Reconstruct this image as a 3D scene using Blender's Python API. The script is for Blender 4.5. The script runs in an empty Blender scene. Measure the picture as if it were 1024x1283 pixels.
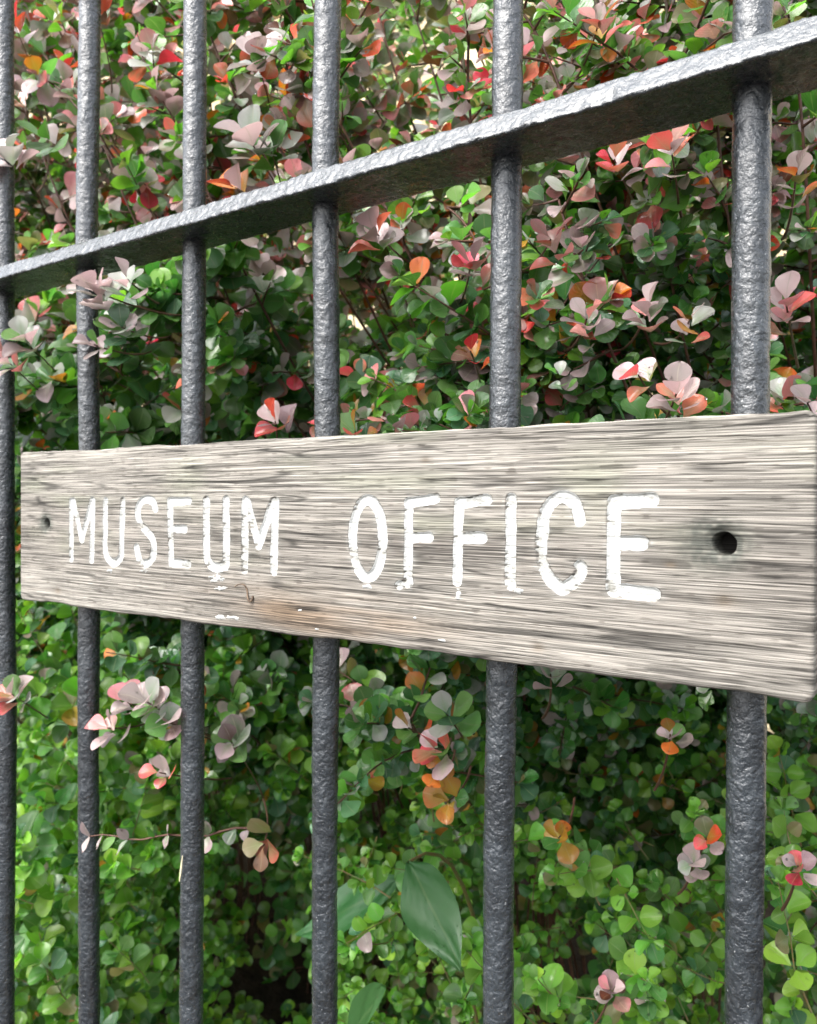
import bpy, math, random
import numpy as np
from mathutils import Vector, Matrix

random.seed(7); RNG = np.random.default_rng(7)
SC = bpy.context.scene
COL = SC.collection
MM = .001

# ------------------------------------------------------------------ camera
YAW, PITCH, ROLL, CAM_D = .6004, -.0118, .0053, .3702
FPX = 1000.0                       # focal length in pixels of a 1283 high frame
fwd = Vector((-math.sin(YAW)*math.cos(PITCH), math.cos(YAW)*math.cos(PITCH), math.sin(PITCH)))
rgt0 = Vector((math.cos(YAW), math.sin(YAW), 0)); up0 = rgt0.cross(fwd)
rgt = rgt0*math.cos(ROLL)+up0*math.sin(ROLL); upv = -rgt0*math.sin(ROLL)+up0*math.cos(ROLL)
CAM = Vector((0, -CAM_D, 0))
cd = bpy.data.cameras.new('camera'); cam = bpy.data.objects.new('camera', cd); COL.objects.link(cam)
cam.matrix_world = Matrix(((rgt.x, upv.x, -fwd.x, CAM.x), (rgt.y, upv.y, -fwd.y, CAM.y), (rgt.z, upv.z, -fwd.z, CAM.z), (0, 0, 0, 1)))
cd.sensor_fit = 'VERTICAL'; cd.sensor_height = 36; cd.lens = FPX/1283*36
cd.clip_start = .02; cd.clip_end = 200
cd.dof.use_dof = True; cd.dof.focus_distance = .41; cd.dof.aperture_fstop = 16
SC.camera = cam

# ------------------------------------------------------------------ light
SUN_EL, SUN_AZ = math.radians(55), math.radians(196)   # azimuth from +y towards +x
w = bpy.data.worlds.new('World'); SC.world = w; w.use_nodes = True
nt = w.node_tree; bgn = nt.nodes['Background']
sky = nt.nodes.new('ShaderNodeTexSky'); sky.sky_type = 'NISHITA'; sky.sun_disc = False
sky.sun_elevation = SUN_EL; sky.sun_rotation = SUN_AZ; sky.dust_density = 4.0; sky.ozone_density = .6; sky.air_density = 1.0
hs = nt.nodes.new('ShaderNodeHueSaturation'); hs.inputs['Saturation'].default_value = .32
nt.links.new(sky.outputs[0], hs.inputs['Color']); nt.links.new(hs.outputs[0], bgn.inputs[0])
bgn.inputs[1].default_value = .15
sl = bpy.data.lights.new('sun', 'SUN'); sl.energy = .65; sl.angle = math.radians(40); sl.color = (1, .97, .92)
so = bpy.data.objects.new('sun', sl); COL.objects.link(so)
sdir = Vector((math.sin(SUN_AZ)*math.cos(SUN_EL), math.cos(SUN_AZ)*math.cos(SUN_EL), math.sin(SUN_EL)))
so.rotation_euler = sdir.to_track_quat('Z', 'Y').to_euler()
SC.view_settings.view_transform = 'Standard'; SC.view_settings.look = 'None'
SC.view_settings.gamma = 1; SC.view_settings.use_curve_mapping = False
SC.view_settings.exposure = 2.1
SC.render.engine = 'CYCLES'
SC.cycles.max_bounces = 6; SC.cycles.diffuse_bounces = 3; SC.cycles.glossy_bounces = 2
SC.cycles.transmission_bounces = 3; SC.cycles.transparent_max_bounces = 4; SC.cycles.caustics_reflective = False
SC.cycles.caustics_refractive = False

def at(px, py, Y):
    """world point on the plane y=Y seen at a pixel of the 1024x1283 frame"""
    d = fwd*FPX + rgt*(px-512) - upv*(py-641.5)
    return CAM + d*((Y+CAM_D)/d.y)

# ------------------------------------------------------------------ helpers
def tag(o, label=None, cat=None, group=None, kind=None):
    for k, v in (('label', label), ('category', cat), ('group', group), ('kind', kind)):
        if v: o[k] = v
    return o

def empty(name, loc, label, cat, group=None):
    o = bpy.data.objects.new(name, None); COL.objects.link(o); o.location = loc
    o.empty_display_size = .05
    return tag(o, label, cat, group)

def link(name, me, parent=None):
    o = bpy.data.objects.new(name, me); COL.objects.link(o)
    if parent is not None:
        o.parent = parent
        o.matrix_parent_inverse = Matrix.Translation(-Vector(parent.location))
    return o

def mesh_np(name, V, Fq, mats, smooth=True, attrs=None, cols=None, midx=None, uv=None):
    """V (n,3); Fq (m,k) int array (all faces k-gons)"""
    me = bpy.data.meshes.new(name)
    V = np.asarray(V, np.float32); Fq = np.asarray(Fq, np.int32)
    k = Fq.shape[1]
    me.vertices.add(len(V)); me.vertices.foreach_set('co', V.ravel())
    me.loops.add(Fq.size); me.loops.foreach_set('vertex_index', Fq.ravel())
    me.polygons.add(len(Fq)); me.polygons.foreach_set('loop_start', np.arange(0, Fq.size, k, dtype=np.int32))
    me.polygons.foreach_set('loop_total', np.full(len(Fq), k, np.int32))
    if midx is not None: me.polygons.foreach_set('material_index', np.asarray(midx, np.int32))
    me.polygons.foreach_set('use_smooth', np.full(len(Fq), smooth, bool))
    for m in mats: me.materials.append(m)
    for n, a in (attrs or {}).items():
        at_ = me.attributes.new(n, 'FLOAT', 'POINT'); at_.data.foreach_set('value', np.asarray(a, np.float32).ravel())
    for n, a in (cols or {}).items():
        a = np.asarray(a, np.float32); a = np.concatenate([a, np.ones((len(a), 1), np.float32)], 1)
        at_ = me.attributes.new(n, 'FLOAT_COLOR', 'POINT'); at_.data.foreach_set('color', a.ravel())
    if uv is not None:
        l = me.uv_layers.new(name='UVMap'); l.data.foreach_set('uv', np.asarray(uv, np.float32)[Fq.ravel()].ravel())
    me.update(calc_edges=True)
    return me

def vnoise(x, y, seed=0):
    """value noise, -1..1"""
    xi = np.floor(x).astype(np.int64); yi = np.floor(y).astype(np.int64)
    fx = x-xi; fy = y-yi; fx = fx*fx*(3-2*fx); fy = fy*fy*(3-2*fy)
    def h(a, b):
        n = (a*374761393 + b*668265263 + seed*974634777) & 0xffffffff
        n = ((n ^ (n >> 13))*1274126177) & 0xffffffff
        n = ((n ^ (n >> 16))*2246822519) & 0xffffffff
        return ((n ^ (n >> 15)) & 0xffff)/32767.5-1
    return ((h(xi, yi)*(1-fx)+h(xi+1, yi)*fx)*(1-fy) + (h(xi, yi+1)*(1-fx)+h(xi+1, yi+1)*fx)*fy)

def sstep(a, b, x):
    t = np.clip((x-a)/(b-a), 0, 1); return t*t*(3-2*t)

class NT:
    """tiny node helper"""
    def __init__(s, name):
        s.m = bpy.data.materials.new(name); s.m.use_nodes = True
        s.t = s.m.node_tree; s.b = s.t.nodes['Principled BSDF']; s.out = s.t.nodes['Material Output']
    def n(s, typ, props=None, **inp):
        nd = s.t.nodes.new(typ)
        for k, v in (props or {}).items(): setattr(nd, k, v)
        for k, v in inp.items():
            k2 = int(k[1:]) if k[0] == '_' and k[1:].isdigit() else k.replace('_', ' ')
            s.set(nd.inputs[k2], v)
        return nd
    def set(s, sock, v):
        if isinstance(v, bpy.types.NodeSocket): s.t.links.new(v, sock)
        else: sock.default_value = v
    def math(s, op, a, b=0.0, clamp=False):
        nd = s.t.nodes.new('ShaderNodeMath'); nd.operation = op; nd.use_clamp = clamp
        s.set(nd.inputs[0], a); s.set(nd.inputs[1], b); return nd.outputs[0]
    def mix(s, f, a, b, typ='MIX'):
        nd = s.t.nodes.new('ShaderNodeMix'); nd.data_type = 'RGBA'; nd.blend_type = typ
        s.set(nd.inputs[0], f); s.set(nd.inputs[6], a); s.set(nd.inputs[7], b); return nd.outputs[2]
    def ramp(s, f, a, b, lo=0.0, hi=1.0):
        nd = s.t.nodes.new('ShaderNodeMapRange'); nd.interpolation_type = 'SMOOTHSTEP'
        s.set(nd.inputs[0], f); nd.inputs[1].default_value = a; nd.inputs[2].default_value = b
        nd.inputs[3].default_value = lo; nd.inputs[4].default_value = hi; return nd.outputs[0]
    def mapping(s, vec, scale):
        nd = s.t.nodes.new('ShaderNodeMapping'); s.t.links.new(vec, nd.inputs[0]); nd.inputs['Scale'].default_value = scale
        return nd.outputs[0]
    def noise(s, vec, scale, detail=3.0, rough=.55, w=None):
        nd = s.t.nodes.new('ShaderNodeTexNoise')
        if w is not None: nd.noise_dimensions = '4D'; s.set(nd.inputs['W'], w)
        if vec is not None: s.t.links.new(vec, nd.inputs['Vector'])
        nd.inputs['Scale'].default_value = scale; nd.inputs['Detail'].default_value = detail; nd.inputs['Roughness'].default_value = rough
        return nd.outputs[0]
    def bump(s, h, dist, strength=1.0, nrm=None):
        nd = s.t.nodes.new('ShaderNodeBump'); s.set(nd.inputs['Height'], h)
        nd.inputs['Distance'].default_value = dist; nd.inputs['Strength'].default_value = strength
        if nrm is not None: s.t.links.new(nrm, nd.inputs['Normal'])
        return nd.outputs[0]
    def coord(s): return s.t.nodes.new('ShaderNodeTexCoord').outputs['Object']
    def attr(s, name, out='Fac'):
        nd = s.t.nodes.new('ShaderNodeAttribute'); nd.attribute_name = name; return nd.outputs[out]

def rgba(c): return (c[0], c[1], c[2], 1)

# ------------------------------------------------------------------ materials
def mat_wood():
    s = NT('weathered_oak'); c = s.coord()
    col = s.attr('albedo', 'Color')
    f1 = s.noise(s.mapping(c, (10, 60, 1700)), 1, 2, .6)
    f2 = s.noise(s.mapping(c, (38, 60, 3000)), 1, 1, .5)
    f = s.math('ADD', s.math('MULTIPLY', f1, .6), s.math('MULTIPLY', f2, .4))
    k = s.ramp(f, .37, .62, .42, 1.5)
    f3 = s.noise(s.mapping(c, (7, 60, 620)), 1, 1, .5); f4 = s.noise(s.mapping(c, (9, 60, 1000)), 1, 0, .5)
    l3 = s.ramp(s.math('ABSOLUTE', s.math('SUBTRACT', f3, .5)), .004, .022, .42, 1.0)
    l4 = s.ramp(s.math('ABSOLUTE', s.math('SUBTRACT', f4, .47)), .004, .026, .55, 1.0)
    k = s.math('MULTIPLY', k, s.math('MULTIPLY', l3, l4))
    cc = s.mix(1.0, col, s.t.nodes.new('ShaderNodeCombineColor').outputs[0], 'MULTIPLY')
    comb = [n for n in s.t.nodes if n.bl_idname == 'ShaderNodeCombineColor'][0]
    for i in range(3): s.t.links.new(k, comb.inputs[i])
    s.set(s.b.inputs['Base Color'], cc); s.b.inputs['Roughness'].default_value = .82
    s.b.inputs['Specular IOR Level'].default_value = .25
    s.set(s.b.inputs['Normal'], s.bump(f, .0003, .6))
    return s.m

def mat_paint():
    s = NT('white_letter_paint'); c = s.coord()
    d = s.attr('dirt')
    n1 = s.noise(c, 900, 3, .6)
    dd = s.math('ADD', d, s.ramp(n1, .56, .74, 0, .6), True)
    col = s.mix(dd, rgba((.43, .435, .42)), rgba((.20, .195, .17)))
    s.set(s.b.inputs['Base Color'], col); s.b.inputs['Roughness'].default_value = .6
    s.set(s.b.inputs['Normal'], s.bump(s.noise(c, 1400, 3, .6), .0008, .6))
    return s.m

def mat_iron():
    s = NT('painted_wrought_iron'); c = s.coord()
    n1 = s.noise(c, 45, 3, .6); n2 = s.noise(c, 420, 3, .6); n3 = s.noise(c, 1500, 2, .5)
    base = s.mix(s.ramp(n1, .35, .65), rgba((.009, .012, .0155)), rgba((.022, .028, .034)))
    base = s.mix(s.ramp(n2, .58, .74, 0, .4), base, rgba((.13, .145, .155)))
    base = s.mix(s.ramp(s.noise(c, 700, 2, .5), .69, .76, 0, .75), base, rgba((.33, .34, .34)))
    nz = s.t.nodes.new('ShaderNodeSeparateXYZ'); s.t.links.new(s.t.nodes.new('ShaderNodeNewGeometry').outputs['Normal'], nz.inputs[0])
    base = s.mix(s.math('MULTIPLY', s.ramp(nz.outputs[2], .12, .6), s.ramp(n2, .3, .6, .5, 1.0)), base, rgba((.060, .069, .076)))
    rust = s.ramp(s.noise(c, 90, 4, .7), .68, .76, 0, .75)
    base = s.mix(rust, base, rgba((.07, .035, .018)))
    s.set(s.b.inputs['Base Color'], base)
    s.set(s.b.inputs['Roughness'], s.ramp(n2, .3, .7, .22, .36))
    s.b.inputs['Specular IOR Level'].default_value = .85
    s.b.inputs['Coat Weight'].default_value = .4; s.b.inputs['Coat Roughness'].default_value = .22
    b0 = s.bump(s.noise(c, 210, 2, .5), .0018, .5); b1 = s.bump(n2, .0012, .6, b0); s.set(s.b.inputs['Normal'], s.bump(n3, .0005, .6, b1))
    return s.m

# leaf palette: name -> (main colour, second colour at the tip and edge, blotch amount, gloss roughness)
PAL = {
 'deep':   ((.058, .180, .034), (.080, .215, .046), .35, .27),
 'mid':    ((.085, .230, .045), (.120, .265, .065), .45, .30),
 'blue':   ((.055, .170, .070), (.095, .225, .105), .40, .25),
 'light':  ((.120, .330, .030), (.165, .370, .042), .40, .38),
 'lime':   ((.190, .400, .030), (.220, .420, .045), .40, .40),
 'olive':  ((.150, .200, .060), (.220, .180, .090), .55, .34),
 'sage':   ((.170, .290, .145), (.350, .350, .320), .60, .34),
 'mauve':  ((.350, .300, .275), (.460, .350, .345), .62, .33),
 'plum':   ((.160, .090, .080), (.320, .220, .230), .60, .28),
 'blush':  ((.180, .270, .130), (.420, .300, .310), .75, .32),
 'pink':   ((.420, .250, .200), (.620, .210, .210), .62, .34),
 'coral':  ((.330, .200, .100), (.640, .110, .085), .62, .34),
 'red':    ((.340, .060, .030), (.580, .040, .030), .62, .30),
 'orange': ((.420, .240, .030), (.620, .120, .025), .62, .34),
 'yellow': ((.520, .340, .030), (.420, .170, .030), .55, .40),
 'rust':   ((.200, .070, .028), (.110, .045, .025), .60, .45),
}
PNAMES = list(PAL)
WARM = ('mauve', 'plum', 'blush', 'pink', 'coral', 'red', 'sage')
def mat_leaf(name, scale=1.0, veins=False):
    c1, c2, amt, rough = PAL[name]
    s = NT('leaf_'+name); c = s.coord()
    oi = s.t.nodes.new('ShaderNodeObjectInfo').outputs['Random']
    rnd = s.math('FRACT', s.math('ADD', oi, s.attr('rnd')))
    uv = s.t.nodes.new('ShaderNodeUVMap').outputs[0]
    sep = s.t.nodes.new('ShaderNodeSeparateXYZ'); s.t.links.new(uv, sep.inputs[0])
    u, v = sep.outputs[0], sep.outputs[1]
    au = s.math('ABSOLUTE', s.math('SUBTRACT', u, .5))
    n = s.noise(c, 120*scale, 3, .6, s.math('MULTIPLY', rnd, 17.0))
    edge = s.math('ADD', s.math('MULTIPLY', v, .45), s.math('MULTIPLY', au, .5))
    f = s.ramp(s.math('ADD', s.math('ADD', n, edge), s.math('MULTIPLY', rnd, .35)), .70, 1.25, 0, 1)
    f = s.math('MULTIPLY', f, min(1, amt*1.6))
    col = s.mix(f, rgba(c1), rgba(c2))
    # individual brightness
    hv = s.n('ShaderNodeHueSaturation', None, Color=col)
    s.set(hv.inputs['Value'], s.ramp(rnd, 0, 1, .72, 1.3))
    s.set(hv.inputs['Hue'], s.ramp(s.math('FRACT', s.math('MULTIPLY', rnd, 7.31)), 0, 1, .485, .515))
    col = hv.outputs[0]
    # pale midrib, dark specks
    col = s.mix(s.ramp(au, .012, .035, .15 if name == 'broad' else .5, 0), col, s.mix(.5, rgba(c2), (.35, .36, .2, 1)))
    sp = s.noise(c, 900*scale, 2, .5, rnd)
    col = s.mix(s.ramp(sp, .68, .76, 0, .55), col, (.06, .035, .02, 1))
    s.set(s.b.inputs['Base Color'], col)
    s.b.inputs['Roughness'].default_value = rough
    s.b.inputs['Specular IOR Level'].default_value = .6
    s.b.inputs['Coat Weight'].default_value = .2 if name == 'broad' else .5; s.b.inputs['Coat Roughness'].default_value = .16
    # vein relief, and the small beads of a wet surface
    wv = s.math('ADD', s.math('MULTIPLY', v, 22.0), s.math('MULTIPLY', au, -24.0))
    ve = s.math('SINE', s.math('MULTIPLY', wv, 1.6))
    hgt = s.math('ADD', s.math('MULTIPLY', ve, .10), s.math('MULTIPLY', s.noise(c, 260*scale, 2, .5), .9))
    vo = s.n('ShaderNodeTexVoronoi', {'feature': 'F1'}); s.t.links.new(c, vo.inputs['Vector']); vo.inputs['Scale'].default_value = 420
    bead = s.ramp(vo.outputs['Distance'], .05, .28, 1.0, 0)
    bm = s.math('MULTIPLY', bead, s.ramp(s.noise(c, 90, 2, .5, rnd), .52, .62))
    nb = s.bump(hgt, .0011, .55)
    s.set(s.b.inputs['Normal'], s.bump(bm, .0010, .8, nb))
    tr = s.n('ShaderNodeBsdfTranslucent'); s.set(tr.inputs['Color'], s.mix(1.0, col, (1.12, .98, 1.0, 1) if name in WARM else (1.1, 1.25, .7, 1), 'MULTIPLY'))
    ms = s.t.nodes.new('ShaderNodeMixShader'); ms.inputs[0].default_value = .32 if name in WARM else .42
    s.t.links.new(s.b.outputs[0], ms.inputs[1]); s.t.links.new(tr.outputs[0], ms.inputs[2])
    s.t.links.new(ms.outputs[0], s.out.inputs[0])
    return s.m

def mat_simple(name, c1, c2, scale, rough, bump=.002, spec=.4):
    s = NT(name); c = s.coord(); n = s.noise(c, scale, 5, .6)
    s.set(s.b.inputs['Base Color'], s.mix(s.ramp(n, .35, .65), rgba(c1), rgba(c2)))
    s.b.inputs['Roughness'].default_value = rough; s.b.inputs['Specular IOR Level'].default_value = spec
    s.set(s.b.inputs['Normal'], s.bump(s.noise(c, scale*3, 4, .6), bump, .7))
    return s.m

WOOD, PAINT, IRON = mat_wood(), mat_paint(), mat_iron()
LEAF = {k: mat_leaf(k) for k in PNAMES}
STEM = mat_simple('red_brown_bark', (.060, .026, .018), (.120, .055, .035), 160, .55, .0008)
STEMG = mat_simple('green_stalk', (.10, .14, .04), (.16, .09, .04), 200, .5, .0005)
SOIL = mat_simple('damp_soil', (.009, .007, .005), (.024, .018, .013), 30, .95, .02, .2)
PAVE = mat_simple('grey_path', (.035, .035, .036), (.065, .063, .060), 60, .9, .003, .2)
STONE = mat_simple('pale_sandstone', (.50, .40, .24), (.68, .57, .38), 9, .9, .004, .2)
MORTAR = mat_simple('lime_mortar', (.36, .31, .23), (.46, .41, .32), 40, .95, .004, .2)

WATER = NT('rain_water').m
_b = WATER.node_tree.nodes['Principled BSDF']; _b.inputs['Base Color'].default_value = (1, 1, 1, 1); _b.inputs['Roughness'].default_value = .02
_b.inputs['IOR'].default_value = 1.33; _b.inputs['Transmission Weight'].default_value = 1.0; _b.inputs['Specular IOR Level'].default_value = 1.0
# ------------------------------------------------------------------ the setting
GZ = -.95
def box_mesh(name, x0, x1, y0, y1, z0, z1, mat):
    V = [(x, y, z) for x in (x0, x1) for y in (y0, y1) for z in (z0, z1)]
    Fq = [(0, 1, 3, 2), (4, 6, 7, 5), (0, 4, 5, 1), (2, 3, 7, 6), (0, 2, 6, 4), (1, 5, 7, 3)]
    return mesh_np(name, V, Fq, [mat], smooth=False)
n = 60
gx, gy = np.meshgrid(np.linspace(-60, 60, 2), np.linspace(-60, 60, 2))
tag(link('ground', mesh_np('ground', np.c_[gx.ravel(), gy.ravel(), np.full(4, GZ-.12)], [(0, 1, 3, 2)], [PAVE])), kind='structure')
xs = np.linspace(-5, 1.6, 160); ys = np.linspace(-.06, 1.75, 50)
X, Y = np.meshgrid(xs, ys)
Z = GZ + .03*vnoise(X*6, Y*6, 3)+.02*vnoise(X*22, Y*22, 4)+.012*vnoise(X*60, Y*60, 5) + .10*sstep(.2, 1.5, Y)
idx = np.arange(X.size).reshape(X.shape)
Fg = np.stack([idx[:-1, :-1], idx[:-1, 1:], idx[1:, 1:], idx[1:, :-1]], -1).reshape(-1, 4)
tag(link('soil_bed', mesh_np('soil_bed', np.c_[X.ravel(), Y.ravel(), Z.ravel()], Fg, [SOIL])), kind='structure')
tag(link('kerb', box_mesh('kerb', -5, 1.6, -.10, -.045, GZ-.12, GZ+.05, STONE)), kind='structure')

# pale coursed stone wall well behind the shrubs
wall = empty('stone_wall', (-1.8, 1.9, GZ), 'pale sandstone wall glimpsed through the leaves behind the red topped shrub', 'wall')
o = link('mortar', box_mesh('mortar', -9, 1.6, 1.90, 2.2, GZ, 2.95, MORTAR), wall)
bv = {}
def stone_mesh(k):
    L = (.34, .44, .52, .29)[k]; H = .17; r = .012; rr = random.Random(k)
    V = []; Fq = []
    for j, (iy, inset) in enumerate(((0.02, 0), (-.014, .0), (-.024, r))):
        for (a, b) in ((-1, -1), (1, -1), (1, 1), (-1, 1)):
            V.append((a*(L/2-inset)+rr.uniform(-.003, .003), iy+rr.uniform(-.002, .002), b*(H/2-inset)+rr.uniform(-.003, .003)))
    for j in range(2):
        for i in range(4): Fq.append((j*4+i, j*4+(i+1) % 4, j*4+4+(i+1) % 4, j*4+4+i))
    Fq.append((8, 9, 10, 11))
    return mesh_np('stone', V, Fq, [STONE], smooth=False), L
STN = [stone_mesh(k) for k in range(4)]
zc = GZ+.3; row = 0
while zc < 2.8:
    x = -5.4+(row % 2)*.17
    while x < 1.1:
        me, L = STN[random.randrange(4)]
        if x+L/2 < 0 and zc < 2.0:
            s_ = link('stone', me, wall); s_.location = (x+L/2, 1.895+random.uniform(-.004, .004), zc)
        x += L+.016
    zc += .186; row += 1

# ------------------------------------------------------------------ iron fence
fence = empty('iron_fence', (-.3, 0, GZ), 'black painted iron railings with round bars through a flat rail', 'fence')
def bar_mesh(seed):
    R = .0080; nh, nv = 36, 1150; z0, z1 = -1.0, .62
    th = np.linspace(0, 2*np.pi, nh, endpoint=False); zz = np.linspace(z0, z1, nv)
    T, Zg = np.meshgrid(th, zz)
    cx, sx = np.cos(T), np.sin(T)
    # lumpy layers of paint and pitting: noise over the unrolled cylinder, blended at the seam
    def cyl(f, s_):
        a = vnoise(T/(2*np.pi)*round(.05*f), Zg*f, s_); b = vnoise((T/(2*np.pi)-1)*round(.05*f), Zg*f, s_)
        t = T/(2*np.pi); t = sstep(.8, 1, t); return a*(1-t)+b*t
    d = .00010*cyl(90, seed)+.00020*cyl(200, seed+1)+.00016*cyl(380, seed+2)+.00003*cyl(680, seed+3)
    pit = -.0004*sstep(.62, .9, cyl(170, seed+5))
    r = R*(1+.03*vnoise(Zg*9, T*0, seed+7))+d*1.15+pit
    ox = .0012*vnoise(Zg[:, :1]*5, Zg[:, :1]*0, seed+9); oy = .0012*vnoise(Zg[:, :1]*5, Zg[:, :1]*0, seed+10)
    tip = sstep(.62, .54, Zg)             # blunt pointed top
    r = r*(.15+.85*tip)
    V = np.stack([ox+r*cx, oy+r*sx, Zg], -1).reshape(-1, 3)
    idx = np.arange(nh*nv).reshape(nv, nh); nx = np.roll(idx, -1, 1)
    Fq = np.stack([idx[:-1], nx[:-1], nx[1:], idx[1:]], -1).reshape(-1, 4)
    return mesh_np('bar', V, Fq, [IRON])
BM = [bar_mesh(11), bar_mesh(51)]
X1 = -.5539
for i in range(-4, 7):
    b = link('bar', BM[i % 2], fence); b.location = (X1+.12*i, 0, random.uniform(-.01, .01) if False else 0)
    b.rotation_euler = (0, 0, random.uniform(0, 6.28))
def rail_mesh(z0, z1, y0, y1, seed, x0=-1.35, x1=.35):
    # cross-section loop with rounded corners, swept in x
    r = .0022; pts = []
    for (cy, cz, a0) in ((y0+r, z0+r, 180), (y1-r, z0+r, 270), (y1-r, z1-r, 0), (y0+r, z1-r, 90)):
        for k in range(4):
            a = math.radians(a0+k*30); pts.append((cy+r*math.cos(a), cz+r*math.sin(a)))
    # add points on long sides
    P = []
    for k in range(len(pts)):
        p, q = pts[k], pts[(k+1) % len(pts)]; d = math.dist(p, q); m = max(1, round(d/.0015))
        for j in range(m): P.append((p[0]+(q[0]-p[0])*j/m, p[1]+(q[1]-p[1])*j/m))
    P = np.array(P); P[:, 0] += np.where(P[:, 0] < (y0+y1)/2, ((P[:, 1]-z0)/(z1-z0))*.0085, 0); nx_ = 1400; xs = np.linspace(x0, x1, nx_)
    m = len(P); S = np.arange(m)
    c = P.mean(0); N = P-c; N /= np.linalg.norm(N, axis=1)[:, None]
    XX, SS = np.meshgrid(xs, S*.0015, indexing='ij')
    per = m*.0015
    def nz(f, sd):
        t = sstep(.85, 1, SS/per); return vnoise(XX*f, SS*f, sd)*(1-t)+vnoise(XX*f, (SS-per)*f, sd)*t
    d = .00035*nz(60, seed)+.00030*nz(150, seed+1)+.00028*nz(330, seed+2)+.0003*nz(520, seed+3)
    front = sstep(-.2, -.8, N[:, 0])[None, :]
    d = d*(1+.5*front)
    wob = .0006*vnoise(xs*6, xs*0, seed+6)[:, None]
    V = np.stack([XX, P[None, :, 0]+N[None, :, 0]*d+wob, P[None, :, 1]+N[None, :, 1]*d+wob+(.0025*sstep(-.16, .05, xs))[:, None]], -1).reshape(-1, 3)
    idx = np.arange(nx_*m).reshape(nx_, m); nx2 = np.roll(idx, -1, 1)
    Fq = np.stack([idx[:-1], idx[1:], nx2[1:], nx2[:-1]], -1).reshape(-1, 4)
    me = mesh_np('rail', V, Fq, [IRON])
    return me
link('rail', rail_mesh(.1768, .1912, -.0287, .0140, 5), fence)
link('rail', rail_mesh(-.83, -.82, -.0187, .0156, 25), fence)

# ------------------------------------------------------------------ wooden sign
YB = -.0265; TH = .0172
BL, BR, BB, BT = -.6042, -.0443, -.0772, .0371
HOLES = [(-.569, -.0174), (-.0783, -.0161)]
LETTERS = [
    ("M", 2.2, [[(-535.7, -0.4), (-535.7, -42.8)], [(-533.4, -0.4), (-522.6, -28.0)], [(-510.0, 0.8), (-522.6, -28.0)], [(-509.1, 0.3), (-510.7, -42.2)]]),
    ("U", 2.3, [[(-494.4, 0.3), (-495.1, -30.5), (-493.5, -38.1), (-489.0, -42.3), (-483.3, -43.2), (-478.1, -39.7), (-476.4, -33.1), (-475.0, 0.4)]]),
    ("S", 2.4, [[(-440.0, -4.7), (-442.4, -0.6), (-448.9, 1.3), (-456.0, -1.1), (-458.8, -7.5), (-456.0, -15.4), (-448.0, -20.7), (-442.8, -25.6), (-441.5, -32.3), (-443.9, -39.2), (-450.0, -42.1), (-456.3, -40.3), (-459.6, -31.4)]]),
    ("E", 2.3, [[(-425.2, 0.0), (-424.0, -39.9)], [(-424.1, -0.2), (-406.6, 0.4)], [(-424.1, -18.1), (-410.6, -17.8)], [(-424.0, -40.4), (-407.2, -40.3)]]),
    ("U", 2.6, [[(-390.2, 0.6), (-389.8, -31.9), (-387.6, -38.2), (-382.2, -41.1), (-375.1, -39.8), (-372.0, -35.0), (-372.5, 0.7)]]),
    ("M", 2.6, [[(-355.5, 0.3), (-356.0, -41.4)], [(-354.0, -0.7), (-344.2, -26.1)], [(-332.2, -0.1), (-344.2, -26.1)], [(-330.6, 0.3), (-331.7, -41.1)]]),
    ("O", 2.6, [[(-251.9, -19.5), (-252.2, -24.9), (-253.2, -29.9), (-254.8, -34.3), (-256.8, -37.7), (-259.3, -39.9), (-261.9, -40.8), (-264.6, -40.2), (-267.1, -38.2), (-269.3, -35.0), (-271.0, -30.7), (-272.0, -25.6), (-272.4, -20.1), (-272.1, -14.6), (-271.1, -9.5), (-269.4, -5.1), (-267.3, -1.7), (-264.8, 0.4), (-262.2, 1.2), (-259.5, 0.5), (-257.0, -1.6), (-254.9, -4.9), (-253.3, -9.2), (-252.3, -14.1), (-251.9, -19.5)]]),
    ("F", 2.5, [[(-235.2, -0.5), (-235.5, -39.9)], [(-235.2, -0.0), (-218.5, 2.1)], [(-235.1, -18.4), (-222.5, -17.5)], [(-240.9, -43.4), (-234.9, -42.1)]]),
    ("F", 2.6, [[(-204.8, -0.3), (-205.6, -39.4)], [(-204.0, 0.1), (-188.7, 1.6)], [(-204.4, -17.6), (-191.7, -17.1)]]),
    ("I", 2.7, [[(-175.8, 1.9), (-175.9, -38.9)]]),
    ("C", 2.8, [[(-140.8, -7.4), (-142.7, -1.2), (-146.4, 2.3), (-150.7, 3.0), (-155.6, -0.5), (-158.5, -6.5), (-159.8, -17.0), (-159.4, -27.4), (-156.2, -34.5), (-152.0, -38.0), (-148.6, -39.2), (-143.6, -36.1), (-140.5, -31.2), (-140.6, -28.9)]]),
    ("E", 3.0, [[(-124.9, 0.1), (-125.0, -38.0)], [(-124.9, 0.8), (-108.2, 1.7)], [(-124.8, -17.4), (-112.1, -17.1)], [(-125.0, -38.4), (-107.1, -39.2)]]),
]
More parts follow.
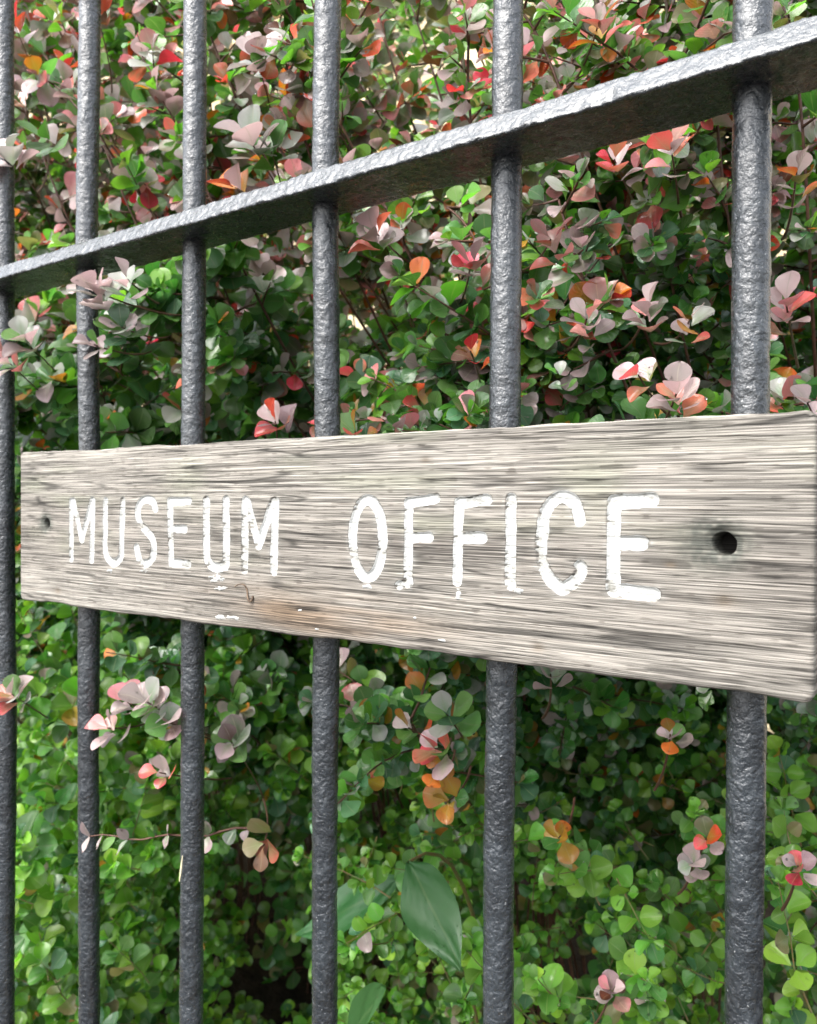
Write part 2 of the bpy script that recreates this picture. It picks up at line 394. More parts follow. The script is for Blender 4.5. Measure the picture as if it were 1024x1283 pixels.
# splashes and runs of the same paint below the letters: (x, z, half width, half height) mm
FLECKS = [(-380, -47.5, 9, 2.2), (-377, -54, 7.5, 1.6), (-383, -50, 5, 1.0), (-377, -71.6, 5.5, 1.5), (-366, -71.2, 6.5, 1.3), (-213.8, -70.3, 2.6, 1.1), (-171.3, -41.6, 2.8, 1.7),
          (-262, -45.4, 3.4, 1.6), (-489, -49, 4.5, 1.6), (-452, -47, 5, 1.3), (-205, -46, 1.8, 3.5), (-231, -60, 1.2, .8), (-311, -62, 1.6, .7), (-298, -72, 1.5, .6)]
NX, NZ = 1250, 460
gx = np.linspace(BL, BR, NX); gz = np.linspace(BB, BT, NZ)
Xg, Zg = np.meshgrid(gx, gz)           # (NZ,NX)
wz = Zg + .0026*vnoise(Xg/.19, Zg/.045, 1)+.0006*vnoise(Xg/.06, Zg/.014, 2)+.00010*vnoise(Xg/.010, Zg/.003, 3)
# the grain bows gently round the middle
wz = wz + .003*np.sin((Xg+.35)*7)*np.exp(-((Zg+.03)/.04)**2)
g = .42*vnoise(Xg/.085, wz/.00050, 4)+.42*vnoise(Xg/.110, wz/.00078, 5)+.18*vnoise(Xg/.13, wz/.0014, 6)+.10*vnoise(Xg/.10, wz/.0036, 7)+.12*vnoise(Xg/.007, wz/.0006, 8)
crack = sstep(.10, .0, np.abs(vnoise(Xg/.13, wz/.0050, 9)))*sstep(-.1, .3, vnoise(Xg/.035, wz/.004, 10))
crack2 = sstep(.20, .0, np.abs(vnoise(Xg/.09, wz/.0030, 19)))*sstep(.0, .3, vnoise(Xg/.02, wz/.003, 20))
hair = np.maximum(sstep(.24, .04, np.abs(vnoise(Xg/.070, wz/.0017, 29))), .8*sstep(.28, .05, np.abs(vnoise(Xg/.035, wz/.0011, 30))))*np.clip(.55+.6*vnoise(Xg/.03, wz/.003, 33), 0, 1)
pore = sstep(.45, .75, vnoise(Xg/.0065, wz/.00055, 23))
grain = np.clip(.52+.66*g-.35*pore, 0, 1)
H = .00010*(grain-.5) - .00025*crack - .0002*crack2 - .00012*hair
dark = np.clip(crack*.8+crack2*.6+hair*.3, 0, 1)
big = vnoise(Xg/.11, Zg/.020, 12)*.5+vnoise(Xg/.05, Zg/.011, 13)*.35+vnoise(Xg/.25, Zg/.05, 14)*.35
# worn weather zones: the middle is greyer and dirtier, the upper and lower strips are bleached
mid = np.exp(-((Zg+.020)/.026)**2)
grey = np.clip(.55*mid+.45*big+.18, 0, 1)
low = sstep(-.045, -.072, Zg)*sstep(-.43, -.37, Xg)*sstep(-.10, -.24, Xg)
grey = np.clip(grey+.35*low, 0, 1)
light_c = np.array([.285, .266, .234]); dark_c = np.array([.145, .131, .112]); grey_l = np.array([.178, .161, .141]); grey_d = np.array([.082, .073, .063])
A = light_c*(1-grey[..., None])+grey_l*grey[..., None]
B = dark_c*(1-grey[..., None])+grey_d*grey[..., None]
gg = (sstep(-.02, .60, grain))[..., None]
alb = B*(1-gg)+A*gg
alb = alb*(1-dark[..., None]*.72)
tan = np.exp(-((Xg+.305)/.075)**2-((Zg+.064)/.012)**2)*.75*np.clip(.6+.6*vnoise(Xg/.03, Zg/.004, 15), 0, 1)
alb = alb*(1-tan[..., None])+alb*np.array([.86, .60, .38])*tan[..., None]
algae = np.clip(vnoise(Xg/.045, Zg/.012, 16)-.25, 0, 1)*.9*sstep(-.05, .0, Zg+.02*vnoise(Xg/.02, Zg/.02, 17))
algae = np.clip(algae+.5*np.exp(-((Xg+.414)/.02)**2-((Zg-.001)/.006)**2), 0, 1)*.6
alb = alb*(1-algae[..., None])+alb*np.array([.80, .95, .72])*algae[..., None]
# screw holes with the dirty worn hollow round them
for k, (hx, hz) in enumerate(HOLES):
    wob = 1+.10*vnoise((Xg-hx)/.004+k*5, (Zg-hz)/.004, 21)
    d = np.hypot(Xg-hx, (Zg-hz))/wob
    r = .0040 if k == 0 else .0050
    H = H - .013*sstep(r, r-.0009, d) - .0016*sstep(r+.0035, r-.001, d)
    d2 = np.hypot((Xg-hx+.0035*k)/1.25, (Zg-hz)/1.0)
    st = (1-np.clip((d2-r*.9)/(.0060+.0045*k), 0, 1))**1.1*np.clip(.75+.45*vnoise(Xg/.002, Zg/.0015, 22), 0, 1)
    st = np.clip(st*1.6, 0, .95)[..., None]
    alb = alb*(1-st)+np.array([.085, .088, .075])*st
    inn = sstep(r, r-.0012, d)[..., None]
    alb = alb*(1-inn)+np.array([.022, .020, .017])*inn
# small knots and dents
for (kx, kz, kr) in ((-.161, -.068, .0022), (-.553, -.068, .0028), (-.078, -.040, .003), (-.225, .022, .002), (-.100, -.026, .0016)):
    st = .6*np.exp(-((Xg-kx)/(kr*1.5))**2-((Zg-kz)/kr)**2); H = H-.0006*st; alb = alb*(1-st[..., None])+np.array([.13, .10, .07])*st[..., None]
# distance to the strokes of each letter
def seg_dist(px, pz, a, b):
    ax, az = a; bx, bz = b; dx, dz = bx-ax, bz-az; L2 = dx*dx+dz*dz
    t = np.clip(((px-ax)*dx+(pz-az)*dz)/L2, 0, 1); return np.hypot(px-ax-t*dx, pz-az-t*dz)
def smooth_poly(p):
    if len(p) < 4: return p
    P = [np.array(q) for q in p]; out = []
    for i in range(len(P)-1):
        p0, p1, p2, p3 = P[max(i-1, 0)], P[i], P[i+1], P[min(i+2, len(P)-1)]
        for t in (0, .25, .5, .75):
            out.append(tuple(.5*((2*p1)+(-p0+p2)*t+(2*p0-5*p1+4*p2-p3)*t*t+(-p0+3*p1-3*p2+p3)*t**3)))
    out.append(tuple(P[-1])); return out
letter_masks = []
wobx = .55*vnoise(Xg/.006, Zg/.006, 31)+.35*vnoise(Xg/.0022, Zg/.0022, 32)
for li, (ch, hw, strokes) in enumerate(LETTERS):
    hw = hw+(.55 if li < 7 else .35)
    xs_ = [p[0] for s_ in strokes for p in s_]; x0, x1 = min(xs_)-8, max(xs_)+8
    i0, i1 = np.searchsorted(gx, x0*MM), np.searchsorted(gx, x1*MM)
    px, pz = Xg[:, i0:i1]*1000, Zg[:, i0:i1]*1000
    D = np.full(px.shape, 99.)
    for s_ in strokes:
        s2 = smooth_poly(s_)
        for a, b in zip(s2[:-1], s2[1:]): D = np.minimum(D, seg_dist(px, pz, a, b))
    D = D + wobx[:, i0:i1]*.55
    H[:, i0:i1] -= .0014*sstep(hw+.15, hw-1.1, D)
    # halo of scuffed, whitened wood round the cut
    halo = np.exp(-np.clip(D-hw, 0, 9)/1.5)*np.clip(.35+.7*vnoise(px/3, pz/1.2, 40), 0, 1)*.55
    alb[:, i0:i1] = alb[:, i0:i1]*(1-halo[..., None])+np.array([.30, .30, .28])*halo[..., None]
    edge = np.exp(-((D-hw)/.35)**2)*.6*np.clip(.4+.9*vnoise(px/5, pz/5, 41), 0, 1)
    alb[:, i0:i1] = alb[:, i0:i1]*(1-edge[..., None])+np.array([.07, .06, .05])*edge[..., None]
    worn = vnoise(px/3.5, pz/1.3, 60+li)*.5+vnoise(px/1.2, pz/.9, 61)*.3+vnoise(px/9, pz/9, 62)*.5
    m = (hw-D)/1.0 + np.where(D > hw*.45, -np.clip(worn-.26, 0, 1)*2.2, -np.clip(worn-.52+(.14 if li < 6 else 0), 0, 1)*4)+.2
    letter_masks.append((i0, i1, m, worn))
fleck_masks = []
for k, (fx, fz, a, b) in enumerate(FLECKS):
    i0, i1 = np.searchsorted(gx, (fx-a-4)*MM), np.searchsorted(gx, (fx+a+4)*MM)
    px, pz = Xg[:, i0:i1]*1000, Zg[:, i0:i1]*1000
    d = np.hypot((px-fx)/a, (pz-fz)/b)+.35*vnoise(px/2.5, pz/.8, 70+k)+.2*vnoise(px/.8, pz/.5, 90+k)
    m = (1-d)*1.5; 
    if k in (0, 1, 2, 8, 9): m = m-np.clip(vnoise(px/2., pz/.6, 120)+.1, 0, 1)*1.6
    fleck_masks.append((i0, i1, m, d*0))
# edges of the plank are softened
eL = np.minimum.reduce([Xg-BL, BR-Xg, Zg-BB, BT-Zg]); Rr = .0022
H = H - np.where(eL < Rr, Rr-np.sqrt(np.clip(Rr**2-(Rr-eL)**2, 0, None)), 0)*.8
Xp, Zp = Xg.copy(), Zg.copy()
# uneven top and bottom edges, rounded corners
rc = .0045
for sx_, ex in ((1, BL), (-1, BR)):
    for sz_, ez in ((1, BB), (-1, BT)):
        cx_, cz_ = ex+sx_*rc, ez+sz_*rc
        m = ((Xg-cx_)*sx_ < 0) & ((Zg-cz_)*sz_ < 0)
        vx, vz = Xg-cx_, Zg-cz_; L = np.hypot(vx, vz)+1e-9; k_ = np.maximum(abs(vx), abs(vz))/L
        Xp = np.where(m, cx_+vx*k_, Xp); Zp = np.where(m, cz_+vz*k_, Zp)
tt = (Zg-BB)/(BT-BB)
Zp = Zp + tt**6*(.0007*vnoise(Xg/.03, Xg*0, 25)+.0003*vnoise(Xg/.008, Xg*0, 26)) + (1-tt)**6*(.0007*vnoise(Xg/.035, Xg*0, 27)+.0003*vnoise(Xg/.008, Xg*0, 28))
Yp = YB-H
sign = empty('wooden_sign', (-.32, YB+TH/2, -.02), 'weathered oak plank with carved white capitals fixed across the iron railings', 'sign')
def grid_faces(ix): return np.stack([ix[:-1, :-1], ix[:-1, 1:], ix[1:, 1:], ix[1:, :-1]], -1).reshape(-1, 4)
V = np.c_[Xp.ravel(), Yp.ravel(), Zp.ravel()]; ix = np.arange(V.shape[0]).reshape(NZ, NX); Fq = grid_faces(ix)
loop = np.concatenate([ix[0, :-1], ix[:-1, -1], ix[-1, :0:-1], ix[:0:-1, 0]])
Vb = V[loop].copy(); Vb[:, 1] = YB+TH; nb0 = len(V)
lb = np.arange(len(loop))+nb0
Fs = np.stack([loop, lb, np.roll(lb, -1), np.roll(loop, -1)], -1)
# back: coarse grid between bottom and top rows
bot = lb[:NX]; top = lb[NX-1+NZ-1:NX-1+NZ-1+NX][::-1]
Fb = np.stack([bot[:-1], top[:-1], top[1:], bot[1:]], -1) if len(top) == len(bot) else np.zeros((0, 4), int)
Vall = np.r_[V, Vb]; C = alb.reshape(-1, 3); Cb = C[loop]*np.array([.75, .72, .68])
me = mesh_np('board', Vall, np.r_[Fq, Fs, Fb], [WOOD], cols={'albedo': np.r_[C, Cb]})
board = link('board', me, sign)
def painted(name, i0, i1, m, worn, label=None):
    on = m > 0
    fm = (on[:-1, :-1].astype(int)+on[:-1, 1:]+on[1:, 1:]+on[1:, :-1]) >= 3
    sub = ix[:, i0:i1]; ff = np.stack([sub[:-1, :-1], sub[:-1, 1:], sub[1:, 1:], sub[1:, :-1]], -1)[fm]
    off = -.00012+.00055*sstep(0, .9, m)
    vv = np.stack([Xp[:, i0:i1], Yp[:, i0:i1]-off, Zp[:, i0:i1]], -1)
    full = {}
    used, inv = np.unique(ff, return_inverse=True)
    r_, c_ = used//NX, used % NX-i0
    me = mesh_np(name, vv[r_, c_], inv.reshape(ff.shape), [PAINT], attrs={'dirt': np.clip(worn[r_, c_]*1.1-.05+.25*(1-np.clip(m[r_, c_], 0, 1)), 0, 1)})
    return link(name, me, sign)
for (ch, hw, st_), (i0, i1, m, wn) in zip(LETTERS, letter_masks): painted('letter', i0, i1, m, wn)
for (i0, i1, m, wn) in fleck_masks: painted('paint_splash', i0, i1, m, wn+.2)

def tube(P, R, sides=5, closed=True):
    """tapered tube along points; returns V, F(quads)"""
    P = np.asarray(P, float); n_ = len(P); R = np.broadcast_to(np.asarray(R, float), (n_,))
    T = np.gradient(P, axis=0); T /= np.linalg.norm(T, axis=1)[:, None]+1e-12
    ref = np.array([.31, .17, .93]); U = np.cross(T, ref); U /= np.linalg.norm(U, axis=1)[:, None]+1e-9; W_ = np.cross(T, U)
    a = np.linspace(0, 2*np.pi, sides, endpoint=False)
    V = P[:, None, :]+R[:, None, None]*(np.cos(a)[None, :, None]*U[:, None, :]+np.sin(a)[None, :, None]*W_[:, None, :])
    ix_ = np.arange(n_*sides).reshape(n_, sides); nx_ = np.roll(ix_, -1, 1)
    return V.reshape(-1, 3), np.stack([ix_[:-1], nx_[:-1], nx_[1:], ix_[1:]], -1).reshape(-1, 4)
DRY = mat_simple('dry_stalk', (.07, .045, .03), (.16, .11, .07), 400, .7, .0004)
STRAW = mat_simple('straw', (.62, .55, .36), (.75, .68, .48), 300, .6, .0003)
SILK = mat_simple('silk', (.7, .7, .7), (.8, .8, .8), 300, .4, .0001)
tp = [(-363.2, -52.1), (-358.5, -50.2), (-355.1, -50.5), (-353.4, -53.7), (-352.1, -57.4), (-349.8, -60.0), (-348.5, -59.0), (-348.7, -56.7)]
tp = smooth_poly(tp)
V_, F_ = tube([(a*MM, YB-.0011-.0008*math.sin(i*.4), b*MM) for i, (a, b) in enumerate(tp)], [.0003+.0005*(i/len(tp)) for i in range(len(tp))], 6)
tag(link('tendril', mesh_np('tendril', V_, F_, [DRY])), 'tiny curled dead tendril stuck on the plank below the last M of MUSEUM', 'tendril')
a_, b_ = at(229, 1072, -.0088), at(225, 1104, -.0092)
V_, F_ = tube([a_, (a_+b_)/2+Vector((.0008, -.0006, 0)), b_], [.0003, .0007, .0004], 5)
tag(link('straw', mesh_np('straw', V_, F_, [STRAW])), 'short pale straw clinging to an iron bar under the sign', 'straw')

# ------------------------------------------------------------------ leaves
def leaf_mesh(k, kind='obovate'):
    """unit-length leaf along +y from the stalk, normal +z; returns V, F, uv"""
    rr = np.random.default_rng(100+k)
    nl, nw = (8, 4) if kind != 'broad' else (18, 8)
    t = 1-(1-np.linspace(0, 1, nl+1))**1.75 if kind != 'broad' else np.linspace(0, 1, nl+1)
    if kind == 'obovate':
        wid = (.42+.06*rr.random())*np.sin(np.pi*np.clip(t, 0, 1)**(1.45+.25*rr.random()))**.62
        wid[0] = .02; wid[1] = max(wid[1]*.8, .03)
    elif kind == 'round':
        wid = .47*np.sin(np.pi*t**1.15)**.5; wid[0] = .03
    elif kind == 'pointed':
        wid = .27*np.sin(np.pi*t**.95)**.9; wid[0] = .02
    else:
        wid = .235*np.sin(np.pi*np.clip(t, 0, 1)**.85)**.95; wid[0] = .02
    wid[-1] = .012
    s_ = np.linspace(-1, 1, nw+1)
    V = []; uv = []
    cup = rr.uniform(-.1, 1.0); bend = rr.uniform(-.6, .25); fold = rr.uniform(.0, .35); tw = rr.uniform(-.4, .4); ph = rr.uniform(0, 6)
    skew = rr.uniform(-.06, .06)
    for i, ti in enumerate(t):
        for j, sj in enumerate(s_):
            w_ = wid[i]*(1+.05*math.sin(ph+7*ti+sj*2))
            x = sj*w_ + skew*math.sin(ti*3.1)
            # tip is drawn in rounder
            y = ti
            z = cup*x*x*1.6 + fold*abs(x)*.5 + bend*(ti**2)*.5 + tw*x*ti*.5 + .02*math.sin(ph+9*ti+5*sj)*(1 if nw > 4 else .8)
            V.append((x, y, z)); uv.append((.5+.5*sj, ti))
    ix_ = np.arange((nl+1)*(nw+1)).reshape(nl+1, nw+1)
    return np.array(V), grid_faces(ix_), np.array(uv)
SHAPES = [leaf_mesh(k) for k in range(8)]+[leaf_mesh(20+k, 'round') for k in range(4)]+[leaf_mesh(40+k, 'pointed') for k in range(3)]
BROAD = [leaf_mesh(60+k, 'broad') for k in range(3)]
_lm = {}
def leaf_me(shape, pal):
    if (shape, pal) not in _lm:
        V, F_, uv = SHAPES[shape]; _lm[(shape, pal)] = mesh_np('leaf_'+pal, V, F_, [LEAF[pal]], uv=uv)
    return _lm[(shape, pal)]

def norm(v): return v/(np.linalg.norm(v, axis=-1, keepdims=True)+1e-12)
camn = np.array(CAM); fn, rn, un = np.array(fwd), np.array(rgt), np.array(upv)
def project(P):
    d = P-camn; z = d@fn; return 512+FPX*(d@rn)/z, 641.5-FPX*(d@un)/z, z

class Plant:
    def __init__(s): s.pos = []; s.dir = []; s.nrm = []; s.size = []; s.shape = []; s.pal = []; s.tubes = []; s.hero = []
    def leaf(s, p, d, n_, size, shape, pal, hero=False):
        s.pos.append(p); s.dir.append(d); s.nrm.append(n_); s.size.append(size); s.shape.append(shape); s.pal.append(PNAMES.index(pal)); s.hero.append(hero)

def pick(weights):
    r = random.random()*sum(weights.values())
    for k, v in weights.items():
        r -= v
        if r <= 0: return k
    return k

def n3(p, f, seed):       # cheap 3D noise from 2D slices
    return float(vnoise(np.array([p[0]*f+p[1]*f*.7]), np.array([p[2]*f+p[1]*f*.45]), seed)[0])

def palette(p, tip, redness):
    """colour family of a barberry leaf: the higher and the nearer to the shoot's tip the redder"""
    x, y, z = p
    h = z+.06*n3(p, 8, 200)
    px = project(np.array(p))[0]
    if h > (.17 if x > -.5 else .215):
        q = {'mauve': .14, 'plum': .01, 'blush': .12, 'pink': .07, 'coral': .05, 'red': .04, 'orange': .045, 'olive': .10, 'sage': .16, 'mid': .30, 'rust': .01, 'light': .28}
    elif h > .0:
        rgt_ = .2 if x < -.45 else .55       # the shrub with the pink shoots stands on the right
        q = {'mauve': .10*rgt_, 'blush': .08*rgt_, 'plum': .02, 'pink': .07*rgt_, 'coral': .04*rgt_, 'red': .02*rgt_, 'orange': .025*rgt_, 'sage': .10, 'mid': .30, 'deep': .18, 'blue': .18, 'light': .14, 'yellow': .02}
    else:
        q = {'mid': .32, 'deep': .18, 'blue': .26, 'sage': .07, 'mauve': .025, 'blush': .03, 'light': .14, 'yellow': .03, 'orange': .012, 'coral': .006, 'olive': .04}
    k = .3+1.3*tip*redness
    for c in ('mauve', 'plum', 'blush', 'pink', 'coral', 'red', 'orange', 'rust'):
        if c in q: q[c] *= k
    return pick(q)

UP = np.array([0, 0, 1.])
def shoot(pl, p0, d0, length, redness, scale=1.0, palf=None, hero=False, droop=.0, whorl=(3, 5), node=.013, shapes=(0, 8), stem_r=.0009, both=False):
    """a twig with whorls of leaves at its nodes"""
    scale = scale*float(np.interp(p0[0], (-.9, -.6, -.3, -.05), (1.12, 1.0, .78, .62))) if pl in (barb_l, barb_r) else scale
    node = node*min(1, scale*1.05) if pl in (barb_l, barb_r) else node
    d = norm(np.array(d0, float)); p = np.array(p0, float); pts = [p.copy()]
    m = max(2, int(length/node))
    for i in range(m):
        d = norm(d+np.array([random.gauss(0, .07), random.gauss(0, .07), random.gauss(0, .07)-droop]))
        p = p+d*node*random.uniform(.8, 1.2); pts.append(p.copy())
        tip = (i+1)/m
        k = random.randint(*whorl)+(2 if i == m-1 else 0)
        ph = random.uniform(0, 6.28); side = norm(np.cross(d, UP)+1e-3); oth = np.cross(side, d)
        for j in range(k):
            a = ph+j*6.28/k+random.uniform(-.4, .4)
            out = side*math.cos(a)+oth*math.sin(a)
            ld = norm(out*(.9 if i < m-1 else .7)+d*(.45 if i < m-1 else .8)+np.array([random.gauss(0, .2), random.gauss(0, .2), random.gauss(0, .2)]))
            # leaf faces turn up to the light and out of the bush
            want = np.array([random.gauss(.15, .38), -.62+random.gauss(0, .38), .70+random.gauss(0, .3)])
            n_ = norm(want-ld*np.dot(want, ld))
            sz = scale*random.uniform(.015, .0265)*(1 if i < m-1 else .75)
            pal = palf(p, tip) if palf else palette(p, tip, redness)
            pl.leaf(p+ld*.002, ld, n_, sz, random.randrange(*shapes), pal, hero)
    if len(pts) > 1: pl.tubes.append((np.array(pts), np.linspace(stem_r*1.3, stem_r*.5, len(pts))))

barb_l = Plant(); barb_r = Plant(); low_l = Plant(); low_r = Plant(); back = Plant()
def in_view(p, marg=130):
    x, y, z = project(np.asarray(p)); return z > .25 and -marg < x < 1024+marg and -marg < y < 1283+marg

def spine(xb, yb, xt, yt, zt, bow, rmax):
    P0 = np.array([xb, yb, GZ+.05]); P3 = np.array([xt, yt, zt])
    P1 = P0+np.array([0, .05, (zt-GZ)*.5]); P2 = P3+np.array([bow[0], bow[1], -.12+bow[2]])
    t = np.linspace(0, 1, 46)[:, None]
    P = (1-t)**3*P0+3*(1-t)**2*t*P1+3*(1-t)*t*t*P2+t**3*P3
    P = P+.006*np.stack([vnoise(t[:, 0]*14, t[:, 0]*0+xb*9, 5), vnoise(t[:, 0]*14, t[:, 0]*0+xb*7, 6), vnoise(t[:, 0]*14, t[:, 0]*0+xb*5, 7)], -1)
    return P

random.seed(21)
NSP = 140
for k in range(NSP):
    xt = -1.95+2.05*((k+.5)/NSP)+random.uniform(-.06, .06)
    depth = random.choice((.10, .16, .24, .34, .46, .58))+random.uniform(-.04, .04)
    zt = random.uniform(-.18, .62+.5*max(0, min(1, (-xt-.4))))
    P = spine(round(xt/.42)*.42+random.uniform(-.16, .16), .78+random.uniform(-.06, .06), xt, depth, zt, (random.uniform(-.08, .08), random.uniform(-.03, .12), 0), .003)
    pl = barb_l if xt < -.62 else barb_r
    if not any(in_view(q, 160) for q in P[18:]): continue
    pl.tubes.append((P, np.linspace(.0026, .0009, len(P))*random.uniform(.7, 1.1)))
    redness = random.uniform(.2, 1.1)
    for i in range(12, len(P)):
        if P[i][2] < -.46: continue
        dens = .95 if P[i][2] < .12 else .8
        dens *= 1.0+.6*n3(P[i], 5, 77)
        nsh = 1+(random.random() < .5)+(P[i][0] > -.5 and random.random() < .75)+(P[i][0] > -.3)
        for _ in range(nsh):
            if random.random() > dens: continue
            a = random.uniform(0, 6.28)
            out = norm(np.array([math.cos(a), math.sin(a)-.55, random.uniform(-.1, .9)]))
            L = random.uniform(.03, .12)
            e = P[i]+out*L
            if e[1] < .035: continue
            if in_view(P[i]): shoot(pl, P[i], out, L, redness, droop=.03, scale=random.uniform(.85, 1.15))

# taller bare arching stems showing against the wall, upper left
for (x0, y0, x1, y1, Y0, Y1) in ((400, 235, 150, -40, .16, .20), (215, 300, 15, 20, .12, .16), (190, 260, 20, 60, .22, .26), (440, 160, 300, -20, .22, .30),
                                 (655, 215, 730, -30, .14, .18), (560, 250, 500, -30, .2, .28), (345, 190, 352, 60, .07, .06), (60, 330, 20, 120, .10, .12),
                                 (130, 330, 60, -20, .09, .14), (260, 330, 170, 60, .08, .12), (300, 200, 235, -40, .10, .15), (395, 120, 330, -60, .12, .18), (520, 200, 590, -20, .09, .14), (700, 190, 640, 0, .08, .12), (860, 240, 900, -40, .09, .16), (1000, 200, 960, -30, .10, .16), (740, 420, 700, 250, .07, .10), (150, 240, 60, 100, .07, .10), (500, 350, 440, 200, .07, .10),
                                 (470, 120, 460, -30, .25, .3), (780, 300, 800, 60, .10, .2), (615, 390, 560, 260, .08, .10), (900, 160, 860, -30, .22, .3)):
    a, b = np.array(at(x0, y0, Y0)), np.array(at(x1, y1, Y1)); m_ = (a+b)/2+np.array([random.uniform(-.02, .02), .02, .015])
    base = a+np.array([random.uniform(-.03, .03), .30, -.22])
    t = np.linspace(0, 1, 26)[:, None]
    P = (1-t)**3*base+3*(1-t)**2*t*(a)+3*(1-t)*t*t*(m_)+t**3*b
    pl = barb_l if b[0] < -.62 else barb_r
    pl.tubes.append((P, np.linspace(.0015, .0008, len(P))))
    for i in range(9, len(P)):
        if random.random() < .62:
            out = norm(np.array([random.uniform(-1, 1), random.uniform(-.9, .3), random.uniform(-.3, .8)]))
            shoot(pl, P[i], out, random.uniform(.013, .04), 1.1, node=.012, whorl=(2, 4), scale=1.0)

# sprigs that stand clear of the mass, some reaching through between the bars
def hero_rosette(pl, px, py, Y, n_, size, pals, axis=(0, -.7, .6), stem_to=None, spread=1.0, shapes=(0, 8)):
    size = size*float(np.interp(px, (0, 400, 700, 1024), (1.05, .95, .80, .66))); spread = spread*1.1
    n_ = n_+2
    c = np.array(at(px, py, Y)); d = norm(np.array(axis, float)); side = norm(np.cross(d, UP)+1e-3); oth = np.cross(side, d)
    ph = random.uniform(0, 6.28)
    for j in range(n_):
        a = ph+j*2.4; el = .25+.75*(j/n_)
        ld = norm((side*math.cos(a)+oth*math.sin(a))*spread*el+d*.45)
        want = d*.75+np.array([random.gauss(.1, .3), -.3, .55+random.gauss(0, .2)])
        n__ = norm(want-ld*np.dot(want, ld))
        pl.leaf(c+ld*.0015-d*.016*(j/n_)*random.uniform(.6, 1.3), ld, n__, size*random.uniform(.62, .98), random.randrange(*shapes), pals[j % len(pals)], True)
    if stem_to is not None:
        e = np.array(at(stem_to[0], stem_to[1], stem_to[2]+.07)); t = np.linspace(0, 1, 10)[:, None]
        mid_ = (c+e)/2+np.array([0, .01, -.008])
        pl.tubes.append(((1-t)**2*c+2*(1-t)*t*mid_+t*t*e, np.linspace(.0005, .0010, 10)))
random.seed(5)
hr = hero_rosette
# over the second bar from the left, just under the rail
hr(barb_l, 122, 366, -.034, 8, .022, ['mauve', 'mauve', 'mauve', 'sage'], (-.1, -.55, .8), (235, 395, .05))
hr(barb_l, 160, 350, -.032, 4, .021, ['mauve', 'sage'], (.3, -.3, .9), (200, 380, .03))
hr(barb_l, 152, 410, -.022, 7, .020, ['mauve', 'blue', 'sage', 'mid'], (.2, -.7, .5), (215, 420, .05))
hr(barb_l, 118, 432, -.014, 3, .018, ['plum', 'mid', 'mauve'], (-.2, -.8, .3), (190, 440, .04))
# in front of the first bar
hr(barb_l, 30, 425, -.02, 6, .022, ['sage', 'blush', 'mid', 'mauve', 'plum'], (0, -.7, .6), (75, 470, .05))
hr(barb_l, 12, 455, -.02, 5, .021, ['pink', 'blush', 'mid'], (-.3, -.7, .5), (60, 500, .05))
hr(barb_l, 18, 30, .03, 5, .024, ['mauve', 'red', 'coral'], (0, -.6, .7), (60, 150, .1))
hr(barb_l, 10, 195, -.01, 5, .027, ['mauve', 'sage', 'mauve'], (0, -.5, .8), (60, 260, .08))
hr(barb_l, 60, 175, .03, 4, .026, ['mid', 'deep', 'mid', 'mauve'], (.1, -.9, .2), (48, 240, .08))
hr(barb_l, 120, 12, .01, 3, .026, ['rust', 'rust', 'red'], (0, -.7, .4), (140, 120, .1))
hr(barb_l, 15, 870, -.02, 7, .022, ['mauve', 'coral', 'mid', 'sage', 'pink'], (0, -.6, .7), (60, 900, .06))
# low rosette between the second and the third bar
hr(barb_l, 212, 905, -.006, 6, .021, ['mauve', 'mid', 'sage', 'plum'], (.3, -.7, .5), (280, 930, .06))
hr(barb_l, 160, 880, -.008, 5, .020, ['pink', 'mauve', 'mauve'], (-.2, -.6, .7), (190, 890, .01))
hr(barb_l, 185, 880, -.012, 8, .021, ['mauve', 'mauve', 'sage', 'mid', 'mauve', 'blush'], (.1, -.7, .6), (280, 930, .06))
hr(barb_l, 135, 912, -.012, 5, .020, ['mauve', 'pink', 'mauve'], (-.3, -.6, .5), (190, 900, .01))
hr(barb_l, 200, 968, .0, 3, .017, ['coral', 'mauve'], (-.2, -.6, .4), (290, 975, .06))
hr(barb_l, 290, 930, .03, 6, .023, ['plum', 'blush', 'mid', 'sage'], (0, -.8, .4), (330, 1000, .08))
hr(barb_l, 330, 1060, .03, 3, .022, ['rust', 'olive', 'coral'], (0, -.6, -.4), (330, 1000, .08))
# one above the plank and the reds near it
hr(barb_r, 700, 470, .02, 3, .012, ['mid', 'sage'], (0, -.6, .6))
hr(barb_r, 848, 492, -.002, 7, .021, ['mauve', 'mauve', 'coral', 'mauve', 'blush', 'pink'], (0, -.55, .8), (800, 560, .04))
hr(barb_r, 800, 470, .01, 3, .019, ['coral', 'blush', 'olive'], (-.4, -.7, .4), (840, 520, .03))
hr(barb_r, 1012, 505, .03, 3, .018, ['mauve', 'mauve', 'mid'], (-.2, -.6, .6), (1050, 560, .04))
hr(barb_l, 345, 528, .035, 4, .025, ['red', 'plum', 'mauve', 'coral'], (0, -.7, .5), (340, 600, .08))
hr(barb_r, 445, 540, .035, 3, .022, ['orange', 'coral', 'mid'], (0, -.6, .5), (450, 600, .08))
hr(barb_l, 315, 178, .035, 6, .028, ['mauve', 'sage', 'mauve', 'sage'], (0, -.6, .7), (350, 240, .07))
hr(barb_l, 340, 190, .05, 4, .028, ['sage', 'mid'], (.3, -.6, .5), (350, 240, .07))
hr(barb_l, 322, 75, .045, 4, .027, ['mauve', 'mauve', 'sage'], (-.2, -.5, .7), (348, 190, .06))
hr(barb_l, 295, 235, .04, 3, .024, ['red', 'orange', 'mauve'], (-.4, -.6, .4), (330, 260, .07))
hr(barb_r, 690, 300, .03, 4, .022, ['pink', 'pink', 'coral'], (0, -.6, .6), (640, 340, .08))
